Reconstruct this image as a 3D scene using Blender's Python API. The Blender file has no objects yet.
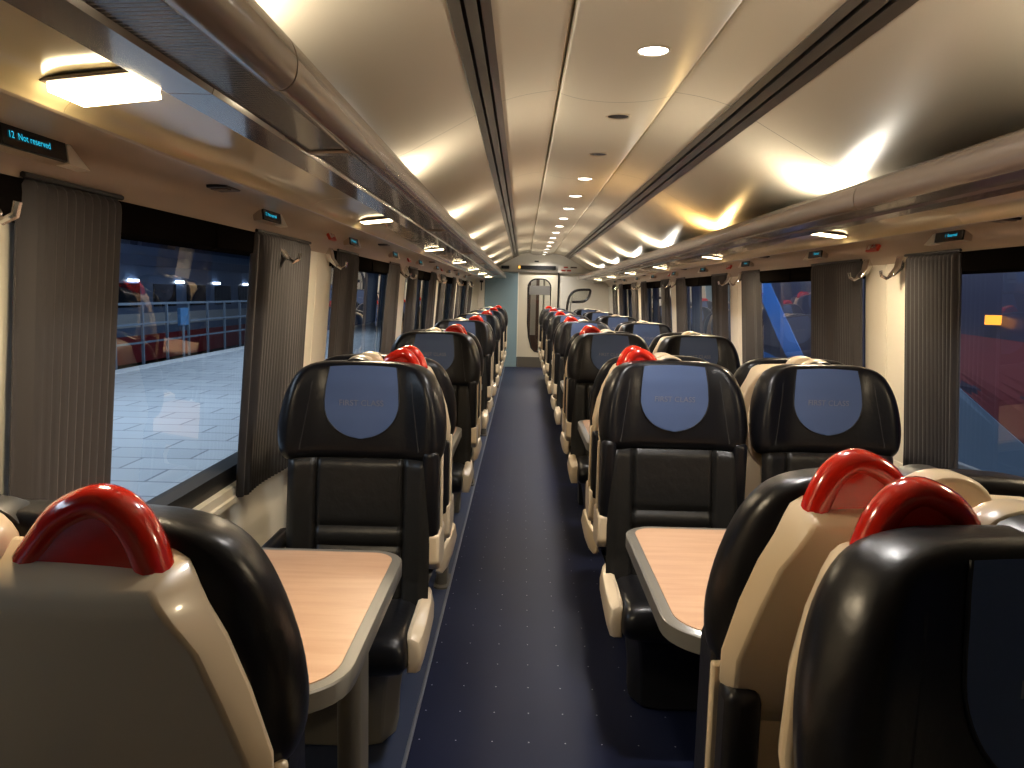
import bpy, bmesh, math, random
from mathutils import Vector, Matrix
random.seed(7)
PI = math.pi
scene = bpy.context.scene
COL = scene.collection

# ------------------------------------------------------------------ materials
def mat(name, color, rough=0.5, metal=0.0, coat=0.0, spec=0.5, emit=None, estr=0.0, trans=0.0, noise=None, bump=None, sheen=0.0):
    m = bpy.data.materials.new(name); m.use_nodes = True
    nt = m.node_tree; b = nt.nodes['Principled BSDF']
    b.inputs['Base Color'].default_value = (*color, 1)
    b.inputs['Roughness'].default_value = rough
    b.inputs['Metallic'].default_value = metal
    b.inputs['Coat Weight'].default_value = coat
    b.inputs['Coat Roughness'].default_value = 0.08
    b.inputs['Specular IOR Level'].default_value = spec
    if sheen: b.inputs['Sheen Weight'].default_value = sheen
    if emit:
        b.inputs['Emission Color'].default_value = (*emit, 1); b.inputs['Emission Strength'].default_value = estr
    if noise:                                   # (scale, second colour, amount)
        tc = nt.nodes.new('ShaderNodeTexCoord'); n = nt.nodes.new('ShaderNodeTexNoise'); mx = nt.nodes.new('ShaderNodeMix')
        mx.data_type = 'RGBA'; n.inputs['Scale'].default_value = noise[0]; n.inputs['Detail'].default_value = 5
        r = nt.nodes.new('ShaderNodeMapRange'); r.inputs['From Min'].default_value = .35; r.inputs['From Max'].default_value = .65
        r.inputs['To Max'].default_value = noise[2]
        nt.links.new(tc.outputs['Object'], n.inputs['Vector']); nt.links.new(n.outputs['Fac'], r.inputs['Value'])
        nt.links.new(r.outputs[0], mx.inputs['Factor'])
        mx.inputs['A'].default_value = (*color, 1); mx.inputs['B'].default_value = (*noise[1], 1)
        nt.links.new(mx.outputs['Result'], b.inputs['Base Color'])
    if bump:                                    # (scale, strength)
        tc = nt.nodes.new('ShaderNodeTexCoord'); n = nt.nodes.new('ShaderNodeTexNoise'); n.inputs['Scale'].default_value = bump[0]
        n.inputs['Detail'].default_value = 4
        bp = nt.nodes.new('ShaderNodeBump'); bp.inputs['Strength'].default_value = bump[1]; bp.inputs['Distance'].default_value = .004
        nt.links.new(tc.outputs['Object'], n.inputs['Vector']); nt.links.new(n.outputs['Fac'], bp.inputs['Height'])
        nt.links.new(bp.outputs['Normal'], b.inputs['Normal'])
    return m

M = {}
M['shell'] = mat('cream_shell', (.66, .53, .36), .28, coat=.3)
M['wallcream'] = mat('cream_wall', (.84, .79, .68), .38)
M['tan'] = mat('tan_panel', (.45, .365, .275), .33, coat=.15)
M['leather'] = mat('black_leather', (.006, .006, .0075), .30, spec=.28, bump=(60, .12))
M['leather_soft'] = mat('black_leather_worn', (.009, .0085, .008), .38, spec=.38, bump=(28, .5))
M['patch'] = mat('blue_head_cloth', (.047, .085, .20), .62, sheen=.2)
M['letter'] = mat('faint_lettering', (.19, .20, .27), .5)
M['red'] = mat('glossy_red_plastic', (.55, .014, .004), .16, coat=.6)
M['slot'] = mat('pale_slot', (.5, .5, .48), .4)
M['seam'] = mat('dark_stitch', (.004, .004, .005), .6)
M['edge'] = mat('grey_table_edge', (.145, .135, .115), .35, coat=.2)
M['leg'] = mat('bronze_grey_leg', (.13, .115, .09), .4, metal=.3)
M['pedestal'] = mat('olive_grey_pedestal', (.16, .145, .115), .45)
M['black'] = mat('black_plastic', (.008, .008, .009), .35)
M['dark'] = mat('dark_gasket', (.010, .010, .012), .5)
M['blind'] = mat('dark_blind', (.006, .005, .0045), .8, spec=.0)
M['nose'] = mat('bronze_nose', (.21, .155, .115), .24, coat=.3)
M['rail'] = mat('brown_rail', (.15, .105, .085), .18, coat=.5)
M['underside'] = mat('cream_gloss_underside', (.70, .58, .36), .14, coat=.35)
M['steel'] = mat('brushed_steel', (.45, .43, .40), .32, metal=.9)
M['chrome'] = mat('chrome_hook', (.75, .74, .72), .18, metal=1.0)
M['blue'] = mat('pale_blue_bulkhead', (.22, .32, .36), .5)
M['door'] = mat('cream_door', (.64, .57, .43), .45)
M['kick'] = mat('steel_kick_plate', (.17, .15, .12), .4, metal=.5)
M['screen'] = mat('black_display', (.004, .005, .006), .2)
M['teal'] = mat('teal_pixels', (.0, .1, .13), .5, emit=(.02, .46, .66), estr=.9)
M['amber'] = mat('amber_pixel', (.1, .05, .01), .5, emit=(1, .5, .1), estr=1.2)
M['sticker'] = mat('red_sticker', (.50, .045, .02), .4)
M['white'] = mat('white_print', (.75, .73, .70), .4)
M['greyprint'] = mat('grey_print', (.55, .52, .48), .5)
M['lamp'] = mat('lit_lamp', (1, 1, 1), .4, emit=(1, .80, .46), estr=10)
M['downlit'] = mat('lit_downlight', (1, 1, 1), .4, emit=(1, .93, .82), estr=16)
M['downoff'] = mat('unlit_downlight', (.02, .015, .01), .2)
M['ring'] = mat('downlight_ring', (.55, .46, .34), .3, metal=.3)
M['bulbup'] = mat('lit_uplight', (1, 1, 1), .4, emit=(1, .92, .75), estr=5)

def glass_mat(name, refl_boost=1.0, tint=(1, 1, 1)):
    m = bpy.data.materials.new(name); m.use_nodes = True; nt = m.node_tree; nt.nodes.clear()
    out = nt.nodes.new('ShaderNodeOutputMaterial'); mx = nt.nodes.new('ShaderNodeMixShader')
    t = nt.nodes.new('ShaderNodeBsdfTransparent'); t.inputs['Color'].default_value = (*tint, 1)
    g = nt.nodes.new('ShaderNodeBsdfGlossy'); g.inputs['Roughness'].default_value = .0
    lw = nt.nodes.new('ShaderNodeLayerWeight'); pw = nt.nodes.new('ShaderNodeMath'); pw.operation = 'POWER'; pw.inputs[1].default_value = 5
    f = nt.nodes.new('ShaderNodeMath'); f.operation = 'MULTIPLY_ADD'; f.inputs[1].default_value = .96; f.inputs[2].default_value = .043
    nt.links.new(lw.outputs['Facing'], pw.inputs[0]); nt.links.new(pw.outputs[0], f.inputs[0])
    mu = nt.nodes.new('ShaderNodeMath'); mu.operation = 'MULTIPLY'; mu.inputs[1].default_value = refl_boost; mu.use_clamp = True
    nt.links.new(f.outputs[0], mu.inputs[0]); nt.links.new(mu.outputs[0], mx.inputs[0])
    nt.links.new(t.outputs[0], mx.inputs[1]); nt.links.new(g.outputs[0], mx.inputs[2]); nt.links.new(mx.outputs[0], out.inputs[0])
    return m
M['glass'] = glass_mat('window_glass', 1.9, (.80, .86, .92))
M['clear'] = glass_mat('door_glass', 1.2, (.85, .86, .85))

def N(nt, t): return nt.nodes.new(t)
def math_node(nt, op, a, b=None):
    n = N(nt, 'ShaderNodeMath'); n.operation = op
    for i, v in enumerate((a, b)):
        if v is None: continue
        if hasattr(v, 'links') or hasattr(v, 'node'): nt.links.new(v, n.inputs[i])
        else: n.inputs[i].default_value = v
    return n.outputs[0]

# ceiling: satin beige panels with thin cross joints
def ceiling_mat():
    m = mat('satin_beige_ceiling', (.55, .475, .355), .34, coat=.0, spec=.5); nt = m.node_tree; b = nt.nodes['Principled BSDF']
    tc = N(nt, 'ShaderNodeTexCoord'); sx = N(nt, 'ShaderNodeSeparateXYZ'); nt.links.new(tc.outputs['Object'], sx.inputs[0])
    p = math_node(nt, 'MODULO', math_node(nt, 'ADD', sx.outputs['Y'], 20.0 - 3.30 + 1.975 / 2), 1.975)
    d = math_node(nt, 'ABSOLUTE', math_node(nt, 'SUBTRACT', p, 1.975 / 2))
    fac = math_node(nt, 'LESS_THAN', d, .0022)
    mx = N(nt, 'ShaderNodeMix'); mx.data_type = 'RGBA'; nt.links.new(fac, mx.inputs['Factor'])
    mx.inputs['A'].default_value = (.55, .475, .355, 1); mx.inputs['B'].default_value = (.10, .08, .05, 1)
    nt.links.new(mx.outputs['Result'], b.inputs['Base Color'])
    n = N(nt, 'ShaderNodeTexNoise'); n.inputs['Scale'].default_value = 2.2; n.inputs['Detail'].default_value = 3
    bp = N(nt, 'ShaderNodeBump'); bp.inputs['Strength'].default_value = .10; bp.inputs['Distance'].default_value = .02
    nt.links.new(tc.outputs['Object'], n.inputs['Vector']); nt.links.new(n.outputs['Fac'], bp.inputs['Height']); nt.links.new(bp.outputs['Normal'], b.inputs['Normal'])
    return m
M['ceiling'] = ceiling_mat()

# floor: dark navy vinyl with a grid of tiny pale studs
def floor_mat():
    m = mat('navy_vinyl', (.020, .024, .045), .40, spec=.10); nt = m.node_tree; b = nt.nodes['Principled BSDF']
    tc = N(nt, 'ShaderNodeTexCoord'); sx = N(nt, 'ShaderNodeSeparateXYZ'); nt.links.new(tc.outputs['Object'], sx.inputs[0])
    def cell(o, per, off):
        q = math_node(nt, 'MODULO', math_node(nt, 'ADD', o, 50 + off), per)
        return math_node(nt, 'SUBTRACT', q, per / 2)
    u = cell(sx.outputs['X'], .115, .03); v = cell(sx.outputs['Y'], .17, .0)
    r = math_node(nt, 'SQRT', math_node(nt, 'ADD', math_node(nt, 'MULTIPLY', u, u), math_node(nt, 'MULTIPLY', v, v)))
    fac = math_node(nt, 'LESS_THAN', r, .0022)
    n = N(nt, 'ShaderNodeTexNoise'); n.inputs['Scale'].default_value = 3; n.inputs['Detail'].default_value = 6
    nt.links.new(tc.outputs['Object'], n.inputs['Vector'])
    mx0 = N(nt, 'ShaderNodeMix'); mx0.data_type = 'RGBA'; nt.links.new(n.outputs['Fac'], mx0.inputs['Factor'])
    mx0.inputs['A'].default_value = (.007, .010, .029, 1); mx0.inputs['B'].default_value = (.012, .016, .042, 1)
    mx = N(nt, 'ShaderNodeMix'); mx.data_type = 'RGBA'; nt.links.new(fac, mx.inputs['Factor'])
    nt.links.new(mx0.outputs['Result'], mx.inputs['A']); mx.inputs['B'].default_value = (.55, .55, .58, 1)
    nt.links.new(mx.outputs['Result'], b.inputs['Base Color'])
    return m
M['floor'] = floor_mat()
M['plinth'] = mat('navy_plinth', (.020, .030, .065), .4)
M['strip'] = mat('grey_edge_strip', (.16, .17, .20), .35, metal=.4)

# pale maple laminate
def wood_mat(name, a, c):
    m = mat(name, a, .36, coat=.15); nt = m.node_tree; b = nt.nodes['Principled BSDF']
    tc = N(nt, 'ShaderNodeTexCoord'); mp = N(nt, 'ShaderNodeMapping'); mp.inputs['Scale'].default_value = (3, 26, 3)
    n = N(nt, 'ShaderNodeTexNoise'); n.inputs['Scale'].default_value = 1.3; n.inputs['Detail'].default_value = 7; n.inputs['Roughness'].default_value = .6
    nt.links.new(tc.outputs['Object'], mp.inputs[0]); nt.links.new(mp.outputs[0], n.inputs['Vector'])
    cr = N(nt, 'ShaderNodeValToRGB'); cr.color_ramp.elements[0].color = (*c, 1); cr.color_ramp.elements[1].color = (*a, 1)
    cr.color_ramp.elements[0].position = .3; cr.color_ramp.elements[1].position = .6
    nt.links.new(n.outputs['Fac'], cr.inputs[0]); nt.links.new(cr.outputs[0], b.inputs['Base Color'])
    return m
M['wood'] = wood_mat('maple_laminate', (.54, .335, .21), (.46, .27, .16))

# curtain cloth: vertical fine pleat stripes come from the mesh; woven noise in colour
M['curtain'] = mat('grey_brown_curtain', (.042, .038, .040), .85, sheen=.1)

# fine ribbed dark shelf
def mesh_mat():
    m = mat('ribbed_dark_shelf', (.10, .085, .07), .25, coat=.35); nt = m.node_tree; b = nt.nodes['Principled BSDF']
    tc = N(nt, 'ShaderNodeTexCoord'); w = N(nt, 'ShaderNodeTexWave'); w.bands_direction = 'Y'; w.inputs['Scale'].default_value = 28
    bp = N(nt, 'ShaderNodeBump'); bp.inputs['Strength'].default_value = .25; bp.inputs['Distance'].default_value = .003
    nt.links.new(tc.outputs['Object'], w.inputs['Vector']); nt.links.new(w.outputs['Fac'], bp.inputs['Height']); nt.links.new(bp.outputs['Normal'], b.inputs['Normal'])
    return m
M['shelf'] = mesh_mat()

# platform paving
def paving_mat():
    m = mat('platform_paving', (.42, .46, .50), .6); nt = m.node_tree; b = nt.nodes['Principled BSDF']
    tc = N(nt, 'ShaderNodeTexCoord'); mp = N(nt, 'ShaderNodeMapping')
    br = N(nt, 'ShaderNodeTexBrick'); br.inputs['Color1'].default_value = (.40, .45, .50, 1); br.inputs['Color2'].default_value = (.47, .52, .57, 1)
    br.inputs['Mortar'].default_value = (.20, .23, .27, 1); br.inputs['Scale'].default_value = .60; br.inputs['Mortar Size'].default_value = .008
    nt.links.new(tc.outputs['Object'], mp.inputs[0]); nt.links.new(mp.outputs[0], br.inputs['Vector']); nt.links.new(br.outputs['Color'], b.inputs['Base Color'])
    return m
M['paving'] = paving_mat()

# ------------------------------------------------------------------ mesh helpers
class MB:
    def __init__(s): s.v, s.f, s.m = [], [], []
    def add(s, verts, faces, mi=0):
        o = len(s.v); s.v += [tuple(p) for p in verts]; s.f += [tuple(i + o for i in f) for f in faces]; s.m += [mi] * len(faces); return s
    def box(s, x0, x1, y0, y1, z0, z1, mi=0):
        v = [(x, y, z) for z in (z0, z1) for y in (y0, y1) for x in (x0, x1)]
        return s.add(v, [(0, 2, 3, 1), (4, 5, 7, 6), (0, 1, 5, 4), (2, 6, 7, 3), (0, 4, 6, 2), (1, 3, 7, 5)], mi)
    def loft(s, rings, mi=0, caps=True):
        n = len(rings[0]); v = [p for r in rings for p in r]; f = []
        for k in range(len(rings) - 1):
            for i in range(n):
                j = (i + 1) % n; f.append((k * n + i, k * n + j, (k + 1) * n + j, (k + 1) * n + i))
        if caps: f.append(tuple(range(n))[::-1]); f.append(tuple(range((len(rings) - 1) * n, len(rings) * n)))
        return s.add(v, f, mi)
    def sheet(s, rows, mi=0):
        n = len(rows[0]); v = [p for r in rows for p in r]
        return s.add(v, [(k * n + i, k * n + i + 1, (k + 1) * n + i + 1, (k + 1) * n + i) for k in range(len(rows) - 1) for i in range(n - 1)], mi)
    def tube(s, path, r, n=8, mi=0, up=(0, 0, 1)):
        rings = []
        rr = r if isinstance(r, (list, tuple)) else [r] * len(path)
        P = [Vector(p) for p in path]
        for i, p in enumerate(P):
            d = (P[min(i + 1, len(P) - 1)] - P[max(i - 1, 0)]).normalized()
            a = Vector(up); a = (a - d * a.dot(d))
            if a.length < 1e-4: a = Vector((1, 0, 0)) - d * d.x
            a.normalize(); b = d.cross(a)
            q = rr[i] if isinstance(rr[i], tuple) else (rr[i], rr[i])
            rings.append([p + a * math.cos(t) * q[0] + b * math.sin(t) * q[1] for t in [2 * PI * k / n for k in range(n)]])
        return s.loft(rings, mi)
    def prism(s, poly, h0, h1, axis='z', mi=0):
        def pt(a, b, h): return {'z': (a, b, h), 'y': (a, h, b), 'x': (h, a, b)}[axis]
        return s.loft([[pt(a, b, h0) for a, b in poly], [pt(a, b, h1) for a, b in poly]], mi)
    def build(s, name, mats, parent=None, smooth=40, bevel=0, subsurf=0, loc=None, seg=2):
        me = bpy.data.meshes.new(name); me.from_pydata(s.v, [], s.f)
        for m in (mats if isinstance(mats, (list, tuple)) else [mats]): me.materials.append(m)
        me.polygons.foreach_set('material_index', s.m)
        bm = bmesh.new(); bm.from_mesh(me); bmesh.ops.recalc_face_normals(bm, faces=bm.faces); bm.to_mesh(me); bm.free()
        if smooth:
            me.polygons.foreach_set('use_smooth', [True] * len(me.polygons))
            if not subsurf: me.set_sharp_from_angle(angle=math.radians(smooth))
        o = bpy.data.objects.new(name, me); COL.objects.link(o)
        if bevel:
            b = o.modifiers.new('b', 'BEVEL'); b.width = bevel; b.segments = seg; b.limit_method = 'ANGLE'; b.angle_limit = math.radians(35)
        if subsurf:
            q = o.modifiers.new('s', 'SUBSURF'); q.levels = subsurf; q.render_levels = subsurf
        if parent: o.parent = parent
        if loc: o.location = loc
        return o

def text_mesh(body, size, extrude=0.0):
    cu = bpy.data.curves.new('t', 'FONT'); cu.body = body; cu.size = size; cu.align_x = 'CENTER'; cu.align_y = 'CENTER'; cu.extrude = extrude
    o = bpy.data.objects.new('t', cu); COL.objects.link(o); dg = bpy.context.evaluated_depsgraph_get()
    me = bpy.data.meshes.new_from_object(o.evaluated_get(dg)); bpy.data.objects.remove(o)
    vs = [tuple(v.co) for v in me.vertices]; fs = [tuple(p.vertices) for p in me.polygons]; bpy.data.meshes.remove(me)
    return vs, fs

def tag(o, label, cat, group=None, kind=None):
    o['label'] = label; o['category'] = cat
    if group: o['group'] = group
    if kind: o['kind'] = kind
    return o
def struct(o):
    o['kind'] = 'structure'; return o
def empty(name, loc=(0, 0, 0), rz=0):
    o = bpy.data.objects.new(name, None); COL.objects.link(o); o.location = loc; o.rotation_euler = (0, 0, rz); o.empty_display_size = .1; return o
def copy_tree(src, parent=None):
    c = src.copy(); COL.objects.link(c)
    if parent: c.parent = parent
    for ch in list(src.children): copy_tree(ch, c)
    return c
def lerp(t, pts):
    if t <= pts[0][0]: return pts[0][1]
    for (a, u), (b, w) in zip(pts, pts[1:]):
        if t <= b: return u + (w - u) * (t - a) / (b - a)
    return pts[-1][1]
def rebase(root, p):
    root.location = p
    for ch in root.children: ch.location = Vector(ch.location) - Vector(p)
def nth(n): return ['first', 'second', 'third', 'fourth', 'fifth', 'sixth', 'seventh', 'eighth', 'ninth', 'tenth', 'eleventh', 'twelfth', 'thirteenth', 'fourteenth', 'fifteenth', 'sixteenth', 'seventeenth', 'eighteenth'][n]

# ------------------------------------------------------------------ dimensions
XC = .337                       # centre line of the carriage
Y0, Y1 = -2.2, 14.8
PITCH = 1.975
LX = -.50                       # single seats
RX = (.535, 1.065)              # double seats
H = lambda side, half: XC + side * half          # side -1 = platform side, +1 = other train side

# ------------------------------------------------------------------ floor, ceiling, walls
struct(MB().box(-1.05, 1.75, Y0, Y1 + 2.5, -.06, 0).build('floor', M['floor'], smooth=0))
b = MB().box(-1.02, -.325, Y0, Y1, 0, .003)
struct(b.build('trim_1', M['plinth'], smooth=0))
struct(MB().box(-.325, -.313, Y0, Y1, 0, .010).build('trim_2', M['strip'], smooth=0, bevel=.003))

def extr(profile, y0=Y0, y1=Y1, ny=1, mi=0, b=None):
    b = b or MB()
    return b.sheet([[(x, y0 + (y1 - y0) * k / ny, z) for x, z in profile] for k in range(ny + 1)], mi)

def curve(pts, n=4):
    """Catmull-Rom through pts"""
    out = []
    P = [pts[0]] + list(pts) + [pts[-1]]
    for i in range(1, len(P) - 2):
        for k in range(n):
            t = k / n; a, b, c, d = P[i - 1], P[i], P[i + 1], P[i + 2]
            out.append(tuple(.5 * (2 * b[q] + (c[q] - a[q]) * t + (2 * a[q] - 5 * b[q] + 4 * c[q] - d[q]) * t * t + (3 * b[q] - a[q] - 3 * c[q] + d[q]) * t ** 3) for q in (0, 1)))
    out.append(tuple(pts[-1])); return out

cb = MB()
for sd in (-1, 1):
    inner = curve([(.226, 2.176), (.30, 2.165), (.37, 2.150), (.437, 2.130)])
    outer = curve([(.533, 2.078), (.60, 2.040), (.70, 1.985), (.80, 1.93), (.90, 1.89), (1.0, 1.868), (1.15, 1.845), (1.30, 1.83)])
    extr([(H(sd, h), z) for h, z in inner], b=cb)
    extr([(H(sd, h), z) for h, z in outer], b=cb)
    extr([(H(sd, .214), 2.20), (H(sd, .226), 2.176)], b=cb)
bulge = curve([(-.212, 2.168), (-.20, 2.160), (-.12, 2.142), (0, 2.134), (.12, 2.142), (.20, 2.160), (.212, 2.168)])
extr([(XC + x, z) for x, z in [(-.214, 2.2)] + bulge + [(.214, 2.2)]], b=cb)
extr([(H(-1, 1.35), 2.3), (H(1, 1.35), 2.3)], b=cb)
struct(cb.build('ceiling', M['ceiling'], smooth=50))
for i, sd in enumerate((-1, 1)):       # dark twin-slot track
    b = MB()
    a, c = (.437, 2.128), (.533, 2.076)
    def pt(t, d=0):
        nx, nz = (c[1] - a[1]), -(c[0] - a[0]); L = math.hypot(nx, nz)
        return (H(sd, a[0] + (c[0] - a[0]) * t - d * nx / L * 1), a[1] + (c[1] - a[1]) * t - d * nz / L)
    prof = [pt(-.02, .02), pt(0, -.004), pt(.24), pt(.25, .05), pt(.33, .05), pt(.34, -.002), pt(.40, -.003), pt(.62, -.003), pt(.63, .05), pt(.71, .05), pt(.72, -.002), pt(1, -.006), pt(1.03, .02)]
    extr(prof, b=b)
    struct(b.build('trim_%d' % (3 + i), mat('slot_track_%d' % i, (.10, .085, .065), .3, metal=.4), smooth=20))

TH = 1.345; WT = 1.275           # half widths at sill and at cove
def wallx(z): return WT + (TH - WT) * max(0, min(1, (1.60 - z) / (1.60 - .70)))
PIL = {-1: [1.137 + 2.413 * k for k in range(-1, 6)], 1: [1.077 + 2.413 * k for k in range(-1, 6)]}
ZB, ZT = .70, 1.62
side_name = {-1: 'left', 1: 'right'}
for sd in (-1, 1):
    b = MB()
    W = lambda h: H(sd, h)
    # lower panel with a ledge profile
    extr([(W(TH + .01), 0), (W(TH + .01), .55), (W(TH + .01), .64), (W(TH - .012), .645), (W(TH - .012), .665), (W(TH - .004), .67), (W(TH - .004), .70), (W(TH + .05), .705)], b=b)
    edges = []
    ys = PIL[sd]
    for k, c in enumerate(ys):
        y0, y1 = c - .30, c + (.36 if sd < 0 else .30)
        if k == 0: y0 = Y0
        if k == len(ys) - 1: y1 = Y1
        n = 5; rows = []
        for q in range(n):
            z = ZB + (ZT - ZB) * q / (n - 1); x = wallx(z)
            rows.append([(W(x + .035), y0, z), (W(x), y0 + .09, z), (W(x), c - .006, z), (W(x + .005), c - .003, z), (W(x + .005), c + .003, z), (W(x), c + .006, z), (W(x), y1 - .09, z), (W(x + .035), y1, z)])
        b.sheet(rows)
    struct(b.build('wall_' + side_name[sd], M['wallcream'], smooth=30))
    # outer skin above the windows
    struct(extr([(W(1.36), 1.56), (W(1.34), 1.66), (W(1.34), 2.3)]).build('trim_%d' % (7 if sd < 0 else 8), M['dark'], smooth=0))
    # cove panel that carries the displays
    prof = curve([(.998, 1.660), (1.002, 1.640), (1.02, 1.643), (1.08, 1.660), (1.15, 1.668), (1.20, 1.662), (1.235, 1.640), (1.258, 1.604), (1.274, 1.572), (1.288, 1.566)], 4) + [(1.36, 1.60)]
    struct(extr([(W(h), z) for h, z in prof]).build('trim_%d' % (5 if sd < 0 else 6), M['tan'], smooth=50))
    # windows
    for k in range(len(ys) - 1):
        y0, y1 = ys[k] + .22, ys[k + 1] - .22
        if y1 < .4: continue
        w = struct(MB().add([(W(wallx(z) + .055), y, z) for y, z in ((y0, .70), (y1, .70), (y1, 1.66), (y0, 1.66))], [(0, 1, 2, 3)]).build('window_%d' % (k + (0 if sd < 0 else 6)), M['glass'], smooth=0))
        f = MB()
        x0, x1 = lambda z: W(wallx(z) + .02), lambda z: W(wallx(z) + .07)
        f.prism([(x0(.7), .70), (x0(.78), .765), (x1(.78), .78), (x1(.7), .70)], y0, y1, 'y')
        for ya in (y0, y1 - .05): f.loft([[(x0(z), ya, z), (x1(z), ya, z), (x1(z), ya + .05, z), (x0(z), ya + .05, z)] for z in (.70, 1.6)])
        f.build('window_frame', M['dark'], w, smooth=0)
        g = MB().prism([(W(1.262), 1.59), (W(1.268), 1.52), (W(1.285), 1.512), (W(1.33), 1.512), (W(1.33), 1.60)], y0, y1, 'y')
        g.box(min(W(1.26), W(1.29)), max(W(1.26), W(1.29)), (y0 + y1) / 2 - .004, (y0 + y1) / 2 + .004, 1.515, 1.59)
        g.build('blind_box', M['blind'], w, smooth=25)

# rear wall behind the camera
struct(MB().box(-1.3, 2.0, Y0 - .06, Y0, 0, 2.3).build('wall_back', M['wallcream'], smooth=0))

# end bulkhead with door
DX0, DX1 = -.085, .655
DZ = 1.81
b = MB()
b.box(DX1 + .03, 1.80, Y1, Y1 + .06, 0, 2.3); b.box(-.10, DX1 + .03, Y1, Y1 + .06, DZ, 2.3)
b.box(-1.2, -.86, Y1, Y1 + .06, 0, 2.3); b.box(-.86, -.10, Y1, Y1 + .06, DZ, 2.3)
struct(b.build('wall_front', M['wallcream'], smooth=0))
struct(MB().box(-.73, -.10, Y1 - .03, Y1 + .03, 0, DZ).build('trim_9', M['blue'], smooth=0, bevel=.008))
struct(MB().box(-.86, -.73, Y1 - .02, Y1 + .03, 0, DZ).build('trim_10', M['wallcream'], smooth=0, bevel=.008))
# header band over the door, arched under the ceiling
struct(MB().box(-.72, 1.55, Y1 - .05, Y1, DZ, DZ + .012).build('trim_11', M['steel'], smooth=0))
# door leaf with a tall rounded glass
def oval(cx, cz, hw, zb, zt, n=10, bw=None):
    pts = []
    r = hw * .75
    for k in range(n + 1):
        t = PI / 2 * k / n; pts.append((cx + hw - r + r * math.sin(PI / 2 - t), zt - r + r * math.sin(t)))
    for k in range(n + 1):
        t = PI / 2 + PI / 2 * k / n; pts.append((cx - hw + r + r * math.cos(t), zt - r + r * math.sin(t)))
    rb = bw or hw * .55
    pts2 = [(cx - hw * .98, zb + .55), (cx - hw * .85, zb + .28), (cx - hw * .6, zb + .08), (cx - hw * .3, zb + .01), (cx, zb), (cx + hw * .5, zb + .01), (cx + hw * .8, zb + .08), (cx + hw * .95, zb + .28), (cx + hw * 1.0, zb + .55)]
    return pts + pts2
dcx = .31; ov = oval(dcx, 0, .215, .30, 1.69)
def ring_plate(poly, outer, y0, y1, mi=0):
    """plate with a hole: both loops resampled by angle"""
    b = MB(); n = len(poly)
    cx = sum(p[0] for p in poly) / n; cz = (min(p[1] for p in poly) + max(p[1] for p in poly)) / 2
    x0, x1, z0, z1 = outer; o = []
    for x, z in poly:
        dx, dz = x - cx, z - cz
        t = min((((x1 - cx) if dx > 0 else (x0 - cx)) / dx) if abs(dx) > 1e-6 else 1e9, (((z1 - cz) if dz > 0 else (z0 - cz)) / dz) if abs(dz) > 1e-6 else 1e9)
        o.append((cx + dx * t, cz + dz * t))
    v = [(x, y, z) for y in (y0, y1) for L in (poly, o) for x, z in L]; f = []
    for i in range(n):
        j = (i + 1) % n
        f += [(i, j, n + j, n + i), (2 * n + i, 3 * n + i, 3 * n + j, 2 * n + j), (i, 2 * n + i, 2 * n + j, j), (n + i, n + j, 3 * n + j, 3 * n + i)]
    for c, (X, Z) in enumerate(((x0, z0), (x1, z0), (x1, z1), (x0, z1))):     # corner triangles
        near = sorted(range(n), key=lambda i: (o[i][0] - X) ** 2 + (o[i][1] - Z) ** 2)
        i = next(i for i in near if abs(o[i][0] - X) < 1e-6 and abs(o[i][1] - Z) > 1e-6); j = next(i for i in near if abs(o[i][1] - Z) < 1e-6 and abs(o[i][0] - X) > 1e-6)
        m = len(v); v.append((X, y0, Z)); v.append((X, y1, Z)); f += [(n + i, n + j, m), (3 * n + i, m + 1, 3 * n + j)]
    return b.add(v, f, mi)
door = struct(ring_plate(ov, (DX0, DX1, .20, DZ), Y1 - .01, Y1 + .03).build('door_1', M['door'], smooth=0))
MB().box(DX0, DX1, Y1 - .012, Y1 + .03, 0, .20).build('kick_plate', M['kick'], door, smooth=0)
MB().box(DX1, DX1 + .03, Y1 - .02, Y1 + .04, 0, DZ).build('door_post', M['black'], door, smooth=0)
MB().tube([(x, Y1 - .012, z) for x, z in ov + ov[:1]], .013, 6).build('door_gasket', M['black'], door)
MB().add([(x, Y1 + .01, z) for x, z in ov], [tuple(range(len(ov)))]).build('door_glass', M['clear'], door, smooth=0)
MB().box(dcx - .19, dcx + .205, Y1 + .0, Y1 + .004, 1.39, 1.56).build('door_notice', mat('grey_notice', (.16, .15, .13), .5), door, smooth=0)
# vestibule seen through the door glass
b = MB()
b.box(-1.0, 1.7, Y1 + 2.4, Y1 + 2.46, 0, 2.3); b.box(-.75, -.69, Y1 + .06, Y1 + 2.4, 0, 2.3); b.box(1.3, 1.36, Y1 + .06, Y1 + 2.4, 0, 2.3); b.box(-1, 1.7, Y1 + .06, Y1 + 2.4, 2.2, 2.25)
struct(b.build('wall_vestibule', M['wallcream'], smooth=0))
dr = struct(MB().box(.10, .36, Y1 + 2.36, Y1 + 2.40, 0, 2.0).build('door_2', mat('brown_far_door', (.06, .03, .02), .4), smooth=0))
MB().box(.17, .29, Y1 + 2.34, Y1 + 2.36, .5, 1.8).build('door_window', M['steel'], dr, smooth=0)
tag(MB().tube([(.42, Y1 + .8, .5), (.42, Y1 + .8, 1.9)], .02).build('grab_pole', M['steel'], loc=(0, 0, 0)), 'upright steel grab pole standing behind the end door glass', 'pole')

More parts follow.
